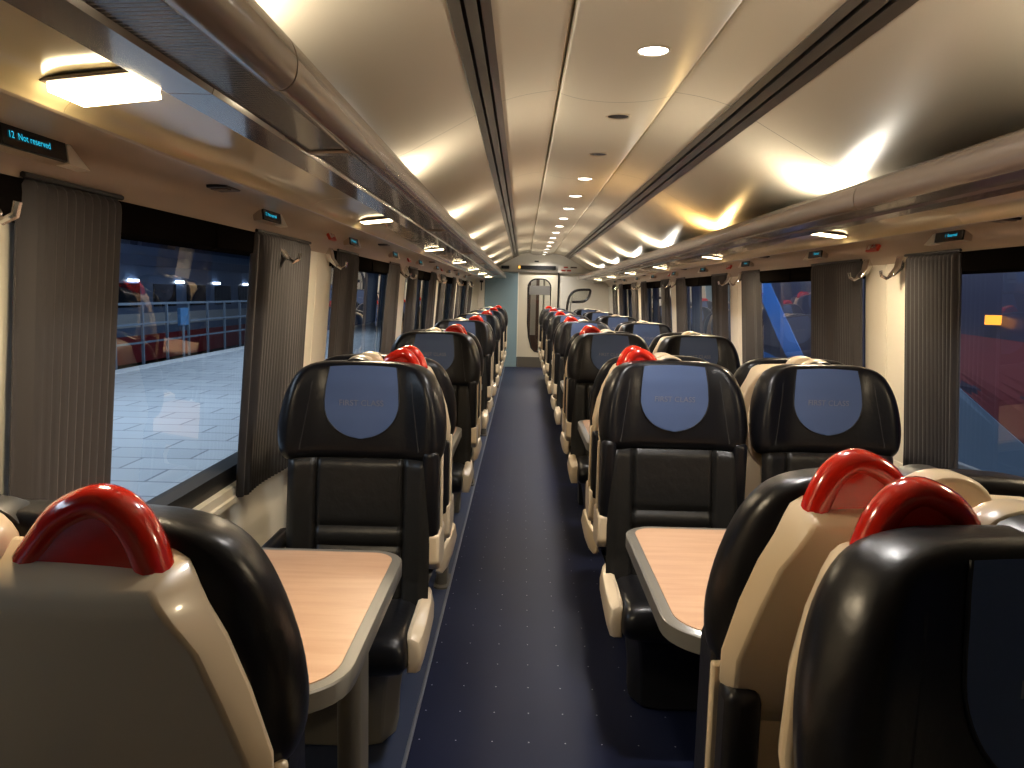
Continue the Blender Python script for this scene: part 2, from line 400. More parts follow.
# ------------------------------------------------------------------ seats (local: faces -y, s = -y is the distance in front of the pair's mid line)
def base_s(z): return lerp(z, [(.86, .212), (.90, .224), (1.0, .210), (1.10, .192), (1.16, .172)])
def headw(z): return lerp(z, [(.855, .226), (.868, .246), (.89, .257), (.93, .2625), (.98, .2625), (1.03, .257), (1.07, .247), (1.10, .235), (1.125, .221), (1.143, .204), (1.154, .182), (1.161, .15), (1.166, .10)])
def wing(x): return .040 * max(0, min(1, (abs(x) - .115) / .10)) ** 1.6
def head_front(x, z): return base_s(z) + wing(x)
def edge_s(z): return lerp(z, [(.88, .205), (.95, .200), (1.02, .172), (1.10, .140), (1.16, .12)])
def back_s(z): return lerp(z, [(.86, .128), (.89, .124), (1.0, .100), (1.09, .090), (1.14, .092), (1.17, .10)])

def build_head(root, wk=1.0):
    rings = []
    zs = [.858, .864, .878, .90, .94, .98, 1.02, 1.06, 1.09, 1.115, 1.135, 1.148, 1.158, 1.164]
    for i, z in enumerate(zs):
        w = headw(z) * wk; ring = []
        inset = .03 if i == 0 else (.012 if i == 1 else (.006 if i == len(zs) - 2 else (.02 if i == len(zs) - 1 else 0)))
        n = 20
        for k in range(n + 1):
            x = w * math.sin(PI / 2 * (-1 + 2 * k / n) * .9) / math.sin(PI / 2 * .9); e = max(0, (abs(x) / w - .80) / .20)
            arch = .012 * (1 - (x / .27) ** 2) if z > 1.1 else 0
            # the leather rounds back at its outer edge
            ring.append((x, -((head_front(x, z) - inset) * (1 - e ** 2.6) + edge_s(z) * e ** 2.6), z + arch * (z - 1.1) / .07))
        for k in range(5):
            x = w * (1 - 2 * k / 4) * .95
            arch = .012 * (1 - (x / .27) ** 2) if z > 1.1 else 0
            ring.append((x, -(back_s(z) + .004 * (abs(x) / .27) ** 2 + min(inset, .01)), z + arch * (z - 1.1) / .07))
        rings.append(ring)
    h = MB().loft(rings).build('headrest', M['leather'], root, smooth=60, subsurf=1)
    for q in (-1, 1):                             # stitched seam between centre panel and wing
        MB().tube([(q * x, -(head_front(x, z) - .002), z) for x, z in [(.152 + .038 * (1.14 - z) / .26, z) for z in (1.14, 1.10, 1.05, 1.0, .95, .90)]], .0032, 5).build('wing_seam', M['seam'], h)
    return h

def build_patch(head):
    b = MB(); z0, z1, hw = .935, 1.150, .118
    nu, nv = 14, 22; rows = []
    for j in range(nv + 1):
        z = z0 + (z1 - z0) * (1 - math.cos(PI / 2 * j / nv))
        zc = z0 + hw * .92
        if z < zc:
            w = hw * math.sqrt(max(0.0, 1 - ((zc - z) / (zc - z0)) ** 2)); w = max(w, .012)
        else: w = hw * (1 - .10 * ((z - zc) / (z1 - zc)) ** 2)
        row = []
        for i in range(nu + 1):
            x = w * (-1 + 2 * i / nu)
            zz = z + .012 * (1 - (x / .16) ** 2) * max(0, (z - 1.08) / .07)
            row.append((x, -(head_front(x, z) + .0035 + .002 * (1 - (x / w) ** 2)), zz))
        rows.append(row)
    b.sheet(rows, 0)
    vs, fs = text_mesh('FIRST CLASS', .026)
    b.add([(x, -(head_front(x, 1.045) + .0075) , y + 1.045) for x, y, _ in vs], fs, 1)
    # piping round the cloth
    edge = [r[-1] for r in rows][::-1] + [r[0] for r in rows]
    b.tube([Vector(p) + Vector((0, .001, 0)) for p in edge], .0022, 5, 2)
    return b.build('headrest_cloth', [M['patch'], M['letter'], M['seam']], head, smooth=60)

def build_shell(root):
    b = MB()
    spec = [  # z, s_back, half w back, s_side, half w side
        (.800, .148, .175, .165, .190), (.812, .132, .198, .158, .214), (.835, .116, .220, .148, .236), (.87, .100, .235, .135, .250), (.92, .082, .239, .119, .254), (1.0, .056, .223, .096, .241),
        (1.06, .042, .206, .087, .222), (1.095, .030, .188, .083, .205), (1.113, .028, .178, .084, .197), (1.122, .033, .172, .087, .192), (1.134, .056, .165, .092, .184), (1.147, .084, .145, .100, .160)]
    rings = []
    for z, sb, wb, ss, ws in spec:
        r = []
        for k in range(9): x = -wb + 2 * wb * k / 8; r.append((x, -(sb + .004 * abs(x / wb) ** 3), z + .008 * (1 - (x / .2) ** 2) * max(0, (z - 1.09) / .05)))
        r += [(ws * .99 if False else wb + (ws - wb) * .5, -(sb + (ss - sb) * .42), z), (ws, -ss, z), (ws - .006, -(ss + .012), z), (0, -(ss - .03 if z < 1.13 else ss), z + .004), (-ws + .006, -(ss + .012), z), (-ws, -ss, z), (-(wb + (ws - wb) * .5), -(sb + (ss - sb) * .42), z)]
        rings.append(r)
    b.loft(rings)
    # lower shell
    rings = []
    for z, sb, w in [(.40, .19, .195), (.60, .165, .205), (.80, .140, .205), (.86, .13, .20)]:
        rings.append([(-w + .02, -sb, z), (w - .02, -sb, z), (w, -(sb + .015), z), (w, -.216, z), (-w, -.216, z), (-w, -(sb + .015), z)])
    b.loft(rings)
    return b.build('seat_shell', M['shell'], root, smooth=38, bevel=.004)

def build_back(root):
    b = MB(); rows = []
    zs = [.40, .43] + [.45 + .0125 * k for k in range(33)] + [.863, .872]
    n = 76; w0 = .226
    front = []
    for z in zs:
        row = []
        for k in range(n + 1):
            x = w0 * (-1 + 2 * k / n)
            s = lerp(z, [(.40, .305), (.5, .282), (.62, .268), (.75, .252), (.86, .238), (.872, .225)])
            s += .030 * max(0, (abs(x) - .13) / .095) ** 1.5 - .035 * max(0, (abs(x) / w0 - .85) / .15) ** 2
            g = math.exp(-((abs(x) - .138) / .0065) ** 2) * .013
            if abs(x) < .138:
                g += math.exp(-((z - .665) / .008) ** 2) * .009 + math.exp(-((z - .60) / .008) ** 2) * .009
                s += .004 * math.sin((z - .60) / .065 * PI) ** 2 * (1 if .6 < z < .665 else 0)
            row.append((x, -(s - g), z))
        front.append(row)
    b.sheet(front)
    back = [[(x * .96, -.215, z) for x, _, z in r] for r in front]
    # sides and back
    b.sheet([[r[0] for r in front], [r[0] for r in back]]); b.sheet([[r[-1] for r in front], [r[-1] for r in back]])
    b.sheet([front[-1], back[-1]]); b.sheet([[back[0][0], back[0][-1]], [back[-1][0], back[-1][-1]]])
    return b.build('backrest', M['leather_soft'], root, smooth=60)

def rbox(x0, x1, y0, y1, z0, z1): return MB().box(x0, x1, y0, y1, z0, z1)
def build_cushion(root):
    b = MB(); rings = []
    for s, zt, zb, w in [(.20, .425, .35, .195), (.24, .440, .33, .203), (.40, .447, .32, .205), (.52, .455, .32, .206), (.57, .453, .325, .205), (.60, .44, .34, .202), (.615, .415, .36, .193), (.618, .39, .38, .18)]:
        rings.append([(-w, -s, zb + .02), (-w, -s, zt - .02), (-w + .02, -s, zt), (-w * .5, -s, zt + .004), (0, -s, zt - .002), (w * .5, -s, zt + .004), (w - .02, -s, zt), (w, -s, zt - .02), (w, -s, zb + .02), (w - .02, -s, zb), (-w + .02, -s, zb)])
    b.loft(rings)
    return b.build('seat_cushion', M['leather'], root, smooth=50, subsurf=1)

def handle(root, side):
    b = MB(); cy = -.075
    # outline of the fin, from inner toe over the crest to the outer heel
    out = [(.040, -.010), (.050, .006), (.064, .024), (.080, .044), (.100, .057), (.118, .062), (.134, .057), (.148, .043), (.158, .024), (.165, .004), (.168, -.010)]
    out = [(x, z + 1.146) for x, z in curve(out, 3)]
    n = len(out); out = [(x - .009, z) for x, z in out]; path = [(side * x, cy, z - .013) for x, z in out]
    rad = []
    for i in range(n):
        t = i / (n - 1); q = .85 + .15 * min(1, t * 4) if t < .5 else 1.0
        rad.append((.0225 * q, .0175 * q))
    b.tube(path, rad, 14, up=(0, 1, 0))
    web = [(side * x, z - .012) for x, z in out] + [(side * .12, 1.11)]
    b.prism(web, cy - .0165, cy + .0165, 'y')
    return b.build('grab_handle', M['red'], root, smooth=50)

def dome(root, dx=0.0, q0=1.0):
    b = MB(); rings = []
    n, m = 14, 6
    for y, q in ((-.048, .90), (-.058, 1.0), (-.088, 1.0), (-.100, .93)):
        rings.append([(dx + .060 * q0 * q * math.cos(PI * k / n), y, 1.135 + .052 * q * math.sin(PI * k / n)) for k in range(n + 1)] + [(dx - .06 * q0 * q, y, 1.10), (dx + .06 * q0 * q, y, 1.10)])
    b.loft(rings)
    d = b.build('head_cap', M['shell'], root, smooth=40, bevel=.004)
    b = MB()
    rings = [[(dx + .048 * q * math.cos(PI * k / 12), y, 1.150 + .032 * q * math.sin(PI * k / 12)) for k in range(13)] + [(dx - .048 * q, y, 1.12), (dx + .048 * q, y, 1.12)] for y, q in ((-.100, 1.0), (-.135, 1.0), (-.142, .93))]
    b.loft(rings, 0)
    for x in (-.007, .007): b.box(dx + x - .0025, dx + x + .0025, -.1435, -.141, 1.160, 1.172, 1)
    b.build('seat_number_plate', [M['black'], M['slot']], d, smooth=40)

def armrest_up(root, sx, cream=True):
    X = lambda a, c: (min(sx * a, sx * c), max(sx * a, sx * c))
    x0, x1 = X(.200, .250)
    a = rbox(x0, x1, -.262, -.165, .60, .905).box(x0, x1, -.150, -.085, .60, .875).build('armrest', M['leather'], root, bevel=.018, seg=3)
    x0, x1 = X(.199, .256)
    if cream: rbox(x0, x1, -.165, -.150, .56, .886).build('armrest_spine', M['shell'], a, bevel=.005)
    b = MB(); x0, x1 = X(.196, .256)
    b.prism([(-.09, .64), (-.09, .53), (-.12, .505), (-.22, .515), (-.266, .55), (-.264, .64)], x0, x1, 'x')
    b.build('armrest_pivot', M['shell'] if cream else M['black'], a, bevel=.010, seg=3)

def armrest_down(root, sx):
    x0, x1 = min(sx * .232, sx * .282), max(sx * .232, sx * .282)
    rbox(x0, x1, -.50, -.15, .575, .622).build('armrest', M['leather'], root, bevel=.018, seg=3)

def side_trim(root, sx):
    b = MB(); rings = []
    for s, zt, zb, x0, x1 in [(a_, b_ - .022, c_ - .026, d_ - .014, e_ - .016) for a_, b_, c_, d_, e_ in [(.17, .455, .39, .222, .232), (.20, .466, .370, .216, .252), (.30, .470, .360, .212, .262), (.45, .470, .356, .212, .266), (.53, .466, .356, .212, .264), (.555, .455, .362, .214, .256), (.562, .44, .38, .218, .246)]]:
        rings.append([(sx * x0, -s, zb), (sx * x0, -s, zt), (sx * (x0 + .012), -s, zt + .004), (sx * (x1 - .008), -s, zt - .008), (sx * x1, -s, (zt + zb) / 2), (sx * (x1 - .014), -s, zb)])
    b.loft(rings)
    t = b.build('seat_side_trim', M['shell'], root, smooth=45, bevel=.004)
    rbox(min(sx * .186, sx * .202), max(sx * .186, sx * .202), -.566, -.545, .354, .391).build('recline_lever', M['black'], t, bevel=.003)

def pedestal(root, sx, m):
    b = MB(); rings = []
    for z, s0, s1, w0, w1 in [(.0, .20, .38, -.16, .125), (.10, .20, .37, -.16, .128), (.20, .20, .40, -.17, .140), (.28, .20, .46, -.175, .158), (.335, .20, .53, -.18, .180)]:
        r = [(sx * w0, -s0, z), (sx * w1, -s0, z), (sx * (w1 + .004), -(s0 + .5 * (s1 - s0)), z), (sx * (w1 - .03), -(s1 - .02), z), (sx * (w1 - .09), -s1, z), (sx * w0, -s1, z)]
        rings.append(r)
    b.loft(rings)
    b.build('pedestal', m, root, smooth=30, bevel=.006)

def make_seat(side, aisle, single=False):
    root = empty('train_seat')
    sh = build_shell(root)
    hd = build_head(root, 1.035 if single else 1.0); build_patch(hd); build_back(root); build_cushion(root); dome(root, -.03 * side if single else 0.0, .87 if single else 1.0)
    sx = side
    pedestal(root, sx, M['pedestal'] if single else M['black'])  # double-seat pedestals black: shade under those seats put into the colour
    if aisle:
        handle(root, side); armrest_up(root, sx); side_trim(root, sx)
    else:
        armrest_down(root, -sx)
    return root
protos = {}
def get_seat(key):
    if key not in protos:
        kind, sd = key
        r = make_seat(sd, kind != 'window', kind == 'single')
        if kind == 'single': armrest_down(r, -sd)
        if kind == 'aisle': armrest_up(r, -sd, False)
        protos[key] = r; return r
    return copy_tree(protos[key])

L_PAIRS = [.625 + PITCH * k for k in range(7)]            # the first has only its far half
R_PAIRS = [.885 + PITCH * k for k in range(7)]
for k, y in enumerate(L_PAIRS):
    for face in (-1, 1):                                   # -1 faces the camera
        if k == 0 and face < 0: continue
        s = get_seat(('single', 1 if face < 0 else -1))    # aisle lies at +x in the carriage
        s.location = (LX, y, .002); s.rotation_euler = (0, 0, 0 if face < 0 else PI)
        if k == 0: lab = 'single seat turning its cream shell to the camera beside the first platform curtain'
        else: lab = 'single leather seat facing %s in the %s back-to-back pair, platform side' % ('the camera' if face < 0 else 'the end door', nth(k - 1))
        tag(s, lab, 'seat', 'single seats on the platform side')
for k, y in enumerate(R_PAIRS):
    for face in (-1, 1):
        for a, x in enumerate(RX):
            if a == 0: s = get_seat(('aisle', -1 if face < 0 else 1))
            else: s = get_seat(('window', -1 if face < 0 else 1))
            s.location = (x, y, .004); s.rotation_euler = (0, 0, 0 if face < 0 else PI)
            for ch in s.children: pass
            tag(s, 'double-side %s facing %s in %s' % ('aisle seat with red handle' if a == 0 else 'window seat', 'the camera' if face < 0 else 'the end door',
                'the row beside the camera' if k == 0 else '%s row beyond first table' % nth(k - 1)), 'seat', 'double seats on the other side of the aisle')

# ------------------------------------------------------------------ tables
def rounded(x0, x1, y0, y1, rs, n=8):
    """rs: radius at (x0,y0),(x1,y0),(x1,y1),(x0,y1)"""
    pts = []
    for (cx, cy, a0), r in zip(((x0, y0, PI), (x1, y0, 1.5 * PI), (x1, y1, 0), (x0, y1, .5 * PI)), rs):
        ox = cx + (r if cx == x0 else -r); oy = cy + (r if cy == y0 else -r)
        pts += [(ox + r * math.cos(a0 + PI / 2 * k / n), oy + r * math.sin(a0 + PI / 2 * k / n)) for k in range(n + 1)]
    return pts
def make_table(xa, xw, dz=0.0):
    """xa: aisle edge, xw: wall end (local x)"""
    root = empty('bay_table'); L = .385; e = .028
    lo, hi = min(xa, xw), max(xa, xw); left = xa > xw
    rr = (.002, .13, .085, .002) if left else (.13, .002, .002, .085)
    top = rounded(lo, hi, -L, L, rr); d = .026
    ri = (.002, .105, .06, .002) if left else (.105, .002, .002, .06)
    inn = rounded(lo + (0 if left else d), hi - (d if left else 0), -L + d, L - d, ri)
    t = MB().prism(inn, .700 + dz, .7205 + dz).build('table_top', M['wood'], root, smooth=30)
    low = [(x * .985 + .015 * (lo + hi) / 2, y * .965) for x, y in top]
    MB().loft([[(x, y, .672 + dz) for x, y in low], [(x, y, .680 + dz) for x, y in top], [(x, y, .715 + dz) for x, y in top], [(x * .994 + .006 * (lo + hi) / 2, y * .99, .7185 + dz) for x, y in top]]).build('table_edge', M['edge'], root, smooth=40)
    sx = 1 if left else -1
    px = xa - sx * (.06 if left else .50); hw = .026 if left else .035
    MB().prism(rounded(px - hw, px + hw, -.06, .06, (.02,) * 4, 4), .0, .674 + dz).build('table_leg', M['leg'], root, smooth=40)
    MB().prism(rounded(px - .036, px + .036, -.10, .10, (.03,) * 4, 4), .0, .012).build('foot_plate', M['leg'], root, smooth=40)
    return root
lt = make_table(-.297, -.93, -.014)
for k in range(6):
    t = lt if k == 0 else copy_tree(lt)
    t.location = (0, L_PAIRS[k] + PITCH / 2 + .01, 0.05 if False else 0.0)
    tag(t, 'maple topped table with grey edge between the single seats, %s from the camera' % nth(k), 'table', 'tables of the single seats')
rt = make_table(.315, 1.575)
for k in range(6):
    t = rt if k == 0 else copy_tree(rt)
    t.location = (0, R_PAIRS[k] + PITCH / 2 - .01, 0)
    tag(t, 'long maple topped table with grey edge between the double seats, %s from the camera' % nth(k), 'table', 'tables of the double seats')

# ------------------------------------------------------------------ curtains and coat hooks
def curtain(sd, y0, y1, seed):
    rnd = random.Random(seed); b = MB(); n = max(24, int((y1 - y0) / .006)); rows = []
    ph = rnd.random() * 6; zs = [1.592, 1.580, 1.565, 1.50, 1.35, 1.15, .95, .80, .66]
    for z in zs:
        row = []
        for k in range(n + 1):
            t = k / n; y = y0 + (y1 - y0) * t
            dens = 2 * PI / .030
            wv = math.sin(y * dens + ph + .6 * math.sin(y * 9 + ph)) * (.0075 if z < 1.58 else .004)
            fold = .010 * math.sin(y * 11 + ph) * (1.6 - z) + .018 * max(0, 1 - min(t, 1 - t) / .06)
            yy = (y0 + y1) / 2 + (y - (y0 + y1) / 2) * (1 + .06 * (1.6 - z) * math.sin(ph))
            x = wallx(z) - .028 + wv + fold + (.01 if z > 1.58 else 0)
            row.append((H(sd, x), yy, z))
        rows.append(row)
    b.sheet(rows)
    cl = b.build('cloth', M['curtain'], None, smooth=80)
    sol = cl.modifiers.new('s', 'SOLIDIFY'); sol.thickness = .004
    root = empty('curtain', (0, 0, 0)); cl.parent = root
    h = MB().tube([(H(sd, wallx(1.6) - .02), y0, 1.596), (H(sd, wallx(1.6) - .02), y1, 1.596)], .006, 6).build('curtain_track', M['dark'], root)
    rebase(root, (H(sd, 1.30), (y0 + y1) / 2, .66))
    return root
def hook(sd, y, lab):
    root = empty('coat_hook', (H(sd, 1.262), y, 1.590))
    q = -sd
    MB().prism([(q * -.014, .012), (q * .006, .004), (q * .012, -.030), (q * .030, -.055), (q * .026, -.062), (q * -.001, -.042), (q * -.014, -.02)], -.020, .020, 'y').build('hook_plate', M['chrome'], root, bevel=.004)
    MB().tube([(q * .022, 0, -.055), (q * .040, 0, -.066), (q * .056, 0, -.058), (q * .060, 0, -.042)], .0055, 8).build('hook_prong', M['chrome'], root)
    root.scale = (1.35, 1.35, 1.35)
    tag(root, lab, 'coat hook', 'coat hooks under the cove')
for sd in (-1, 1):
    ys = PIL[sd]; where = 'platform side' if sd < 0 else 'far side'
    nc = nh = 0
    for k, c in enumerate(ys):
        spans = [(c - .62, c - .21), (c + .21, c + (.84 if k == 2 else .70))]
        if sd < 0: spans = [(c - (.88 if k == 2 else .62), c - .21), (c + .29, c + (.64 if k == 1 else .76))]
        for q, (a, d) in enumerate(spans):
            if sd < 0 and d < 1.3 or sd > 0 and d < 2.7 or d > 14.7: continue
            o = curtain(sd, a, d, k * 7 + q + sd)
            tag(o, 'pleated grey curtain at its window\'s %s edge, %s along the %s' % ('far' if q == 0 else 'near', nth(nc), where), 'curtain', 'pleated window curtains on the ' + where); nc += 1
            if d < 14:
                hook(sd, c + (-.16 if q == 0 else .16) if not (sd < 0 and k == 2 and q == 0) else c - .62, '%s chrome coat hook at the curtain tops on the %s, counted from the camera' % (nth(nh), where)); nh += 1

# ------------------------------------------------------------------ luggage racks
for sd in (-1, 1):
    W = lambda h: H(sd, h)
    ye = Y1 - .15 if sd < 0 else Y1 - .6
    yb = Y0 + .02
    root = empty('luggage_rack', (0, 0, 0))
    tag(root, 'long bronze luggage rack with dark ribbed shelf above the %s seats' % ('single platform-side' if sd < 0 else 'double'), 'luggage rack')
    nose = curve([(.735, 1.762), (.705, 1.768), (.676, 1.752), (.664, 1.722), (.668, 1.694), (.684, 1.680), (.700, 1.680)], 4)
    b = MB()
    joint = 1.13
    n_mod = 0
    y = -1.0 - .84
    edges = [yb]
    yy = joint - 1.285 * 2
    while yy < ye: edges.append(yy); yy += 1.285
    edges.append(ye)
    for a, c in zip(edges, edges[1:]):
        if c - a < .02: continue
        b.loft([[(W(h), yq, z) for h, z in nose + [(.72, 1.69), (.745, 1.70), (.75, 1.75)]] for yq in (a + .0025, c - .0025)])
    b.build('rack_nose', M['nose'], root, smooth=40)
    MB().prism([(W(.698), 1.684), (W(.790), 1.680), (W(.790), 1.69), (W(.698), 1.694)], yb, ye, 'y').build('rack_shelf', M['shelf'], root, smooth=0)
    b = MB()
    for a, c in zip(edges, edges[1:]):
        if c - a > .02: b.prism([(W(.783), 1.682), (W(.786), 1.672), (W(.850), 1.672), (W(.857), 1.676), (W(.857), 1.70), (W(.783), 1.70)], a + .0015, c - .0015, 'y')
    b.build('rack_rail', M['rail'], root, smooth=0)
    up = curve([(.857, 1.684), (.90, 1.680), (.95, 1.674), (.98, 1.664), (.995, 1.651), (1.0, 1.642)], 3)
    b = MB()
    for a, c in zip(edges, edges[1:]):
        if c - a > .02: b.loft([[(W(h), q, z) for h, z in up] + [(W(1.0), q, 1.70), (W(.857), q, 1.71)] for q in (a + .001, c - .001)])
    b.build('rack_underside', M['underside'], root, smooth=40)
    MB().prism([(W(.70), 1.70), (W(1.3), 1.70), (W(1.3), 1.712), (W(.70), 1.712)], yb, ye, 'y').build('rack_deck', M['shelf'], root, smooth=0)
    k = 0
    yy = 1.63
    while yy < ye - .2:      # cast brackets that carry the shelf between nose and rail
        MB().loft([[(W(.70), yy - .03, 1.683), (W(.785), yy - .014, 1.681), (W(.785), yy + .014, 1.681), (W(.70), yy + .03, 1.683)],
                   [(W(.70), yy - .024, 1.677), (W(.785), yy - .010, 1.676), (W(.785), yy + .010, 1.676), (W(.70), yy + .024, 1.677)]]).build('bracket', M['nose'], root, bevel=.004)
        yy += PITCH
    rebase(root, (W(.98), (yb + ye) / 2, 1.64))
    # lamps in the underside
    lamps = [1.09 + PITCH * q for q in range(7)] if sd < 0 else [1.27 + PITCH * q for q in range(7)]
    for q, ly in enumerate(lamps):
        if ly > ye - .2: continue
        r = empty('rack_lamp', (W(.918), ly, 1.6755))
        sl = -sd * math.atan2(.014, .12)
        tilt = Matrix.Rotation(-sl, 4, 'Y')
        def T(bm): bm.v = [tuple(tilt @ Vector(p)) for p in bm.v]; return bm
        T(MB().box(-.062, .062, -.050, .050, -.006, .0)).build('lamp_bezel', M['nose'], r, bevel=.002)
        T(MB().box(-.056, .056, -.043, .043, -.018 if q == 0 else -.0085, -.005)).build('lamp_diffuser', M['lamp'], r, smooth=0)
        tag(r, 'lit rectangular lamp under the %s rack, %s from the camera' % ('platform-side' if sd < 0 else 'double-seat', nth(q)), 'lamp', 'lamps under the luggage racks')
        la = bpy.data.lights.new('rack_light', 'AREA'); la.shape = 'RECTANGLE'; la.size = .1; la.size_y = .085; la.energy = 6; la.color = (1, .80, .53)
        lo = bpy.data.objects.new('rack_light', la); COL.objects.link(lo); lo.location = (W(.918), ly, 1.648); lo.rotation_euler = (0, -sl, 0)
    # uplights lying on the rack behind the nose
    for q in range(-1, 6):
        uy = 3.30 + PITCH * q
        r = empty('rack_uplight', (W(.95), uy, 1.713))
        MB().box(-.035, .035, -.09, .09, 0, .022).build('uplight_body', M['rail'], r, bevel=.004)
        MB().box(-.028, .028, -.08, .08, .022, .025).build('uplight_lens', M['bulbup'], r, smooth=0)
        tag(r, 'small uplight lying on top of the %s rack, %s from the camera' % ('platform-side' if sd < 0 else 'double-seat', nth(q + 1)), 'lamp', 'uplights hidden on the racks')
        la = bpy.data.lights.new('uplight', 'AREA'); la.shape = 'RECTANGLE'; la.size = .05; la.size_y = .15; la.energy = 12; la.spread = math.radians(165)
        la.color = (1, .62, .22) if (sd > 0 and q == 1) else (1, .92, .77)
        lo = bpy.data.objects.new('uplight', la); COL.objects.link(lo); lo.location = (W(.95), uy, 1.742); lo.rotation_euler = (PI, -sd * .30, 0)

# ------------------------------------------------------------------ downlights
for k in range(-2, 15):
    y = 2.42 + .862 * k
    lit = k not in (-2, 1, 2)
    r = empty('ceiling_downlight', (XC + .037, y, 2.135))
    n = 20
    b = MB(); b.loft([[(R * math.cos(2 * PI * i / n), R * math.sin(2 * PI * i / n), z) for i in range(n)] for R, z in ((.044, .006), (.050, .004), (.053, -.001), (.048, -.004), (.043, -.001))], caps=False)
    b.build('trim_ring', M['ring'], r)
    MB().loft([[(.045 * math.cos(2 * PI * i / n), .045 * math.sin(2 * PI * i / n), z) for i in range(n)] for z in (.004, -.001)]).build('diffuser', M['downlit'] if lit else M['downoff'], r, smooth=0)
    tag(r, '%s round downlight in the ceiling panel, %s along from the camera' % ('lit' if lit else 'unlit dark', nth(k + 2)), 'downlight', 'downlights of the ceiling panel')
    if lit:
        la = bpy.data.lights.new('downlight', 'SPOT'); la.energy = 46; la.spot_size = math.radians(150); la.spot_blend = 1.0; la.shadow_soft_size = .045; la.color = (1, .96, .92)
        lo = bpy.data.objects.new('downlight', la); COL.objects.link(lo); lo.location = (XC + .037, y, 2.125)

# ------------------------------------------------------------------ reservation displays, vents, stickers on the cove
def flat_text(body, size, loc, rot, m, parent, name):
    vs, fs = text_mesh(body, size)
    o = MB().add(vs, fs).build(name, m, parent, smooth=0); o.location = loc; o.rotation_euler = rot; return o
def display(sd, y, txt, lab):
    # upright black screen in a small housing under the cove, with a cream cheek towards the end wall
    r = empty('reservation_display', (H(sd, 1.207), y, 1.645)); r.rotation_euler = (0, 0, PI / 2 if sd < 0 else -PI / 2)
    f = -sd                                       # local x that points to the end wall
    e = Matrix.Rotation(math.radians(-6), 4, 'X')
    def T(b): b.v = [tuple(e @ Vector(p)) for p in b.v]; return b
    T(MB().prism([(-f * .094, -.0215), (f * .094, -.0215), (f * .094, .040), (-f * .094, .040)], .0, .03, 'y')).build('display_housing', M['tan'], r, bevel=.003)
    sc = T(MB().box(-.092, .092, -.006, .004, -.020, .020)).build('display_screen', M['screen'], r, bevel=.002)
    vs, fs = text_mesh(txt, .0165)
    T(MB().add([(x - f * .018, -.0072, y_) for x, y_, _ in vs], fs)).build('display_text', M['teal'], sc, smooth=0)
    T(MB().prism([(f * .096, -.022), (f * .165, -.024), (f * .096, .022)], -.006, .02, 'y')).build('display_cheek', M['wallcream'], r, smooth=0)
    T(MB().prism([(-.09, .021), (.09, .021), (.09, .036), (-.09, .036)], -.002, .002, 'y')).build('number_strip', M['tan'], r, smooth=0)
    vs, fs = text_mesh('1   12A  12', .012)
    T(MB().add([(x - .02, -.0032, y_ + .0285) for x, y_, _ in vs], fs)).build('seat_number', M['greyprint'], r, smooth=0)
    tag(r, lab, 'display', 'reservation displays on the cove')
for q in range(9):
    display(-1, 1.385 + 1.29 * q, '12  Not reserved', 'reservation display with teal text on the platform-side cove, %s from the camera' % nth(q))
    display(1, 2.86 + 1.29 * q, '1  Reserved', 'reservation display with teal text on the cove over the double seats, %s from the camera' % nth(q))
def vent(sd, y, lab):
    r = empty('cove_vent', (H(sd, 1.15), y, 1.666)); t = sd * .05
    R_ = Matrix.Rotation(t, 4, 'Y')
    def T(b): b.v = [tuple(R_ @ Vector(p)) for p in b.v]; return b
    T(MB().box(-.028, .028, -.05, .05, -.006, .004)).build('vent_frame', M['black'], r, bevel=.003)
    T(MB().box(-.022, .022, -.035, -.005, -.009, -.005)).build('vent_slot', M['rail'], r, smooth=0)
    tag(r, lab, 'vent', 'small dark vents of the cove')
for q in range(5):
    vent(-1, 2.11 + 2.413 * q, 'small dark vent in the platform-side cove, %s from the camera' % nth(q))
    vent(1, 2.46 + 2.413 * q, 'small dark vent in the cove over the double seats, %s from the camera' % nth(q))
def sticker(sd, y, lab):
    r = empty('safety_sticker', (H(sd, 1.222), y, 1.648)); r.rotation_euler = (0, 0, PI / 2 if sd < 0 else -PI / 2)
    e = Matrix.Rotation(math.radians(-25), 4, 'X')
    def T(b): b.v = [tuple(e @ Vector(p)) for p in b.v]; return b
    T(MB().box(-.055, .055, -.0055, .006, -.026, .026)).build('sticker_face', M['sticker'], r, smooth=0)
    b = MB()
    b.box(-.045, -.034, -.0075, -.0055, -.018, .018).box(-.028, -.018, -.0075, -.0055, -.018, .018)          # bars of the pictogram
    b.tube([(.024 + .014 * math.cos(t), -.0065, .004 + .012 * math.sin(t)) for t in [2 * PI * k / 12 for k in range(11)]], .003, 4)
    b.box(-.005, .010, -.0075, -.0055, -.012, -.006)
    T(b).build('pictogram', M['white'], r, smooth=0)
    tag(r, lab, 'sticker', 'red safety stickers on the cove')
for q in range(3):
    sticker(-1, 3.56 + 2.413 * q, 'red safety sticker on the platform-side cove, %s from the camera' % nth(q))
    sticker(1, 3.50 + 2.413 * q, 'red safety sticker on the cove over the double seats, %s from the camera' % nth(q))

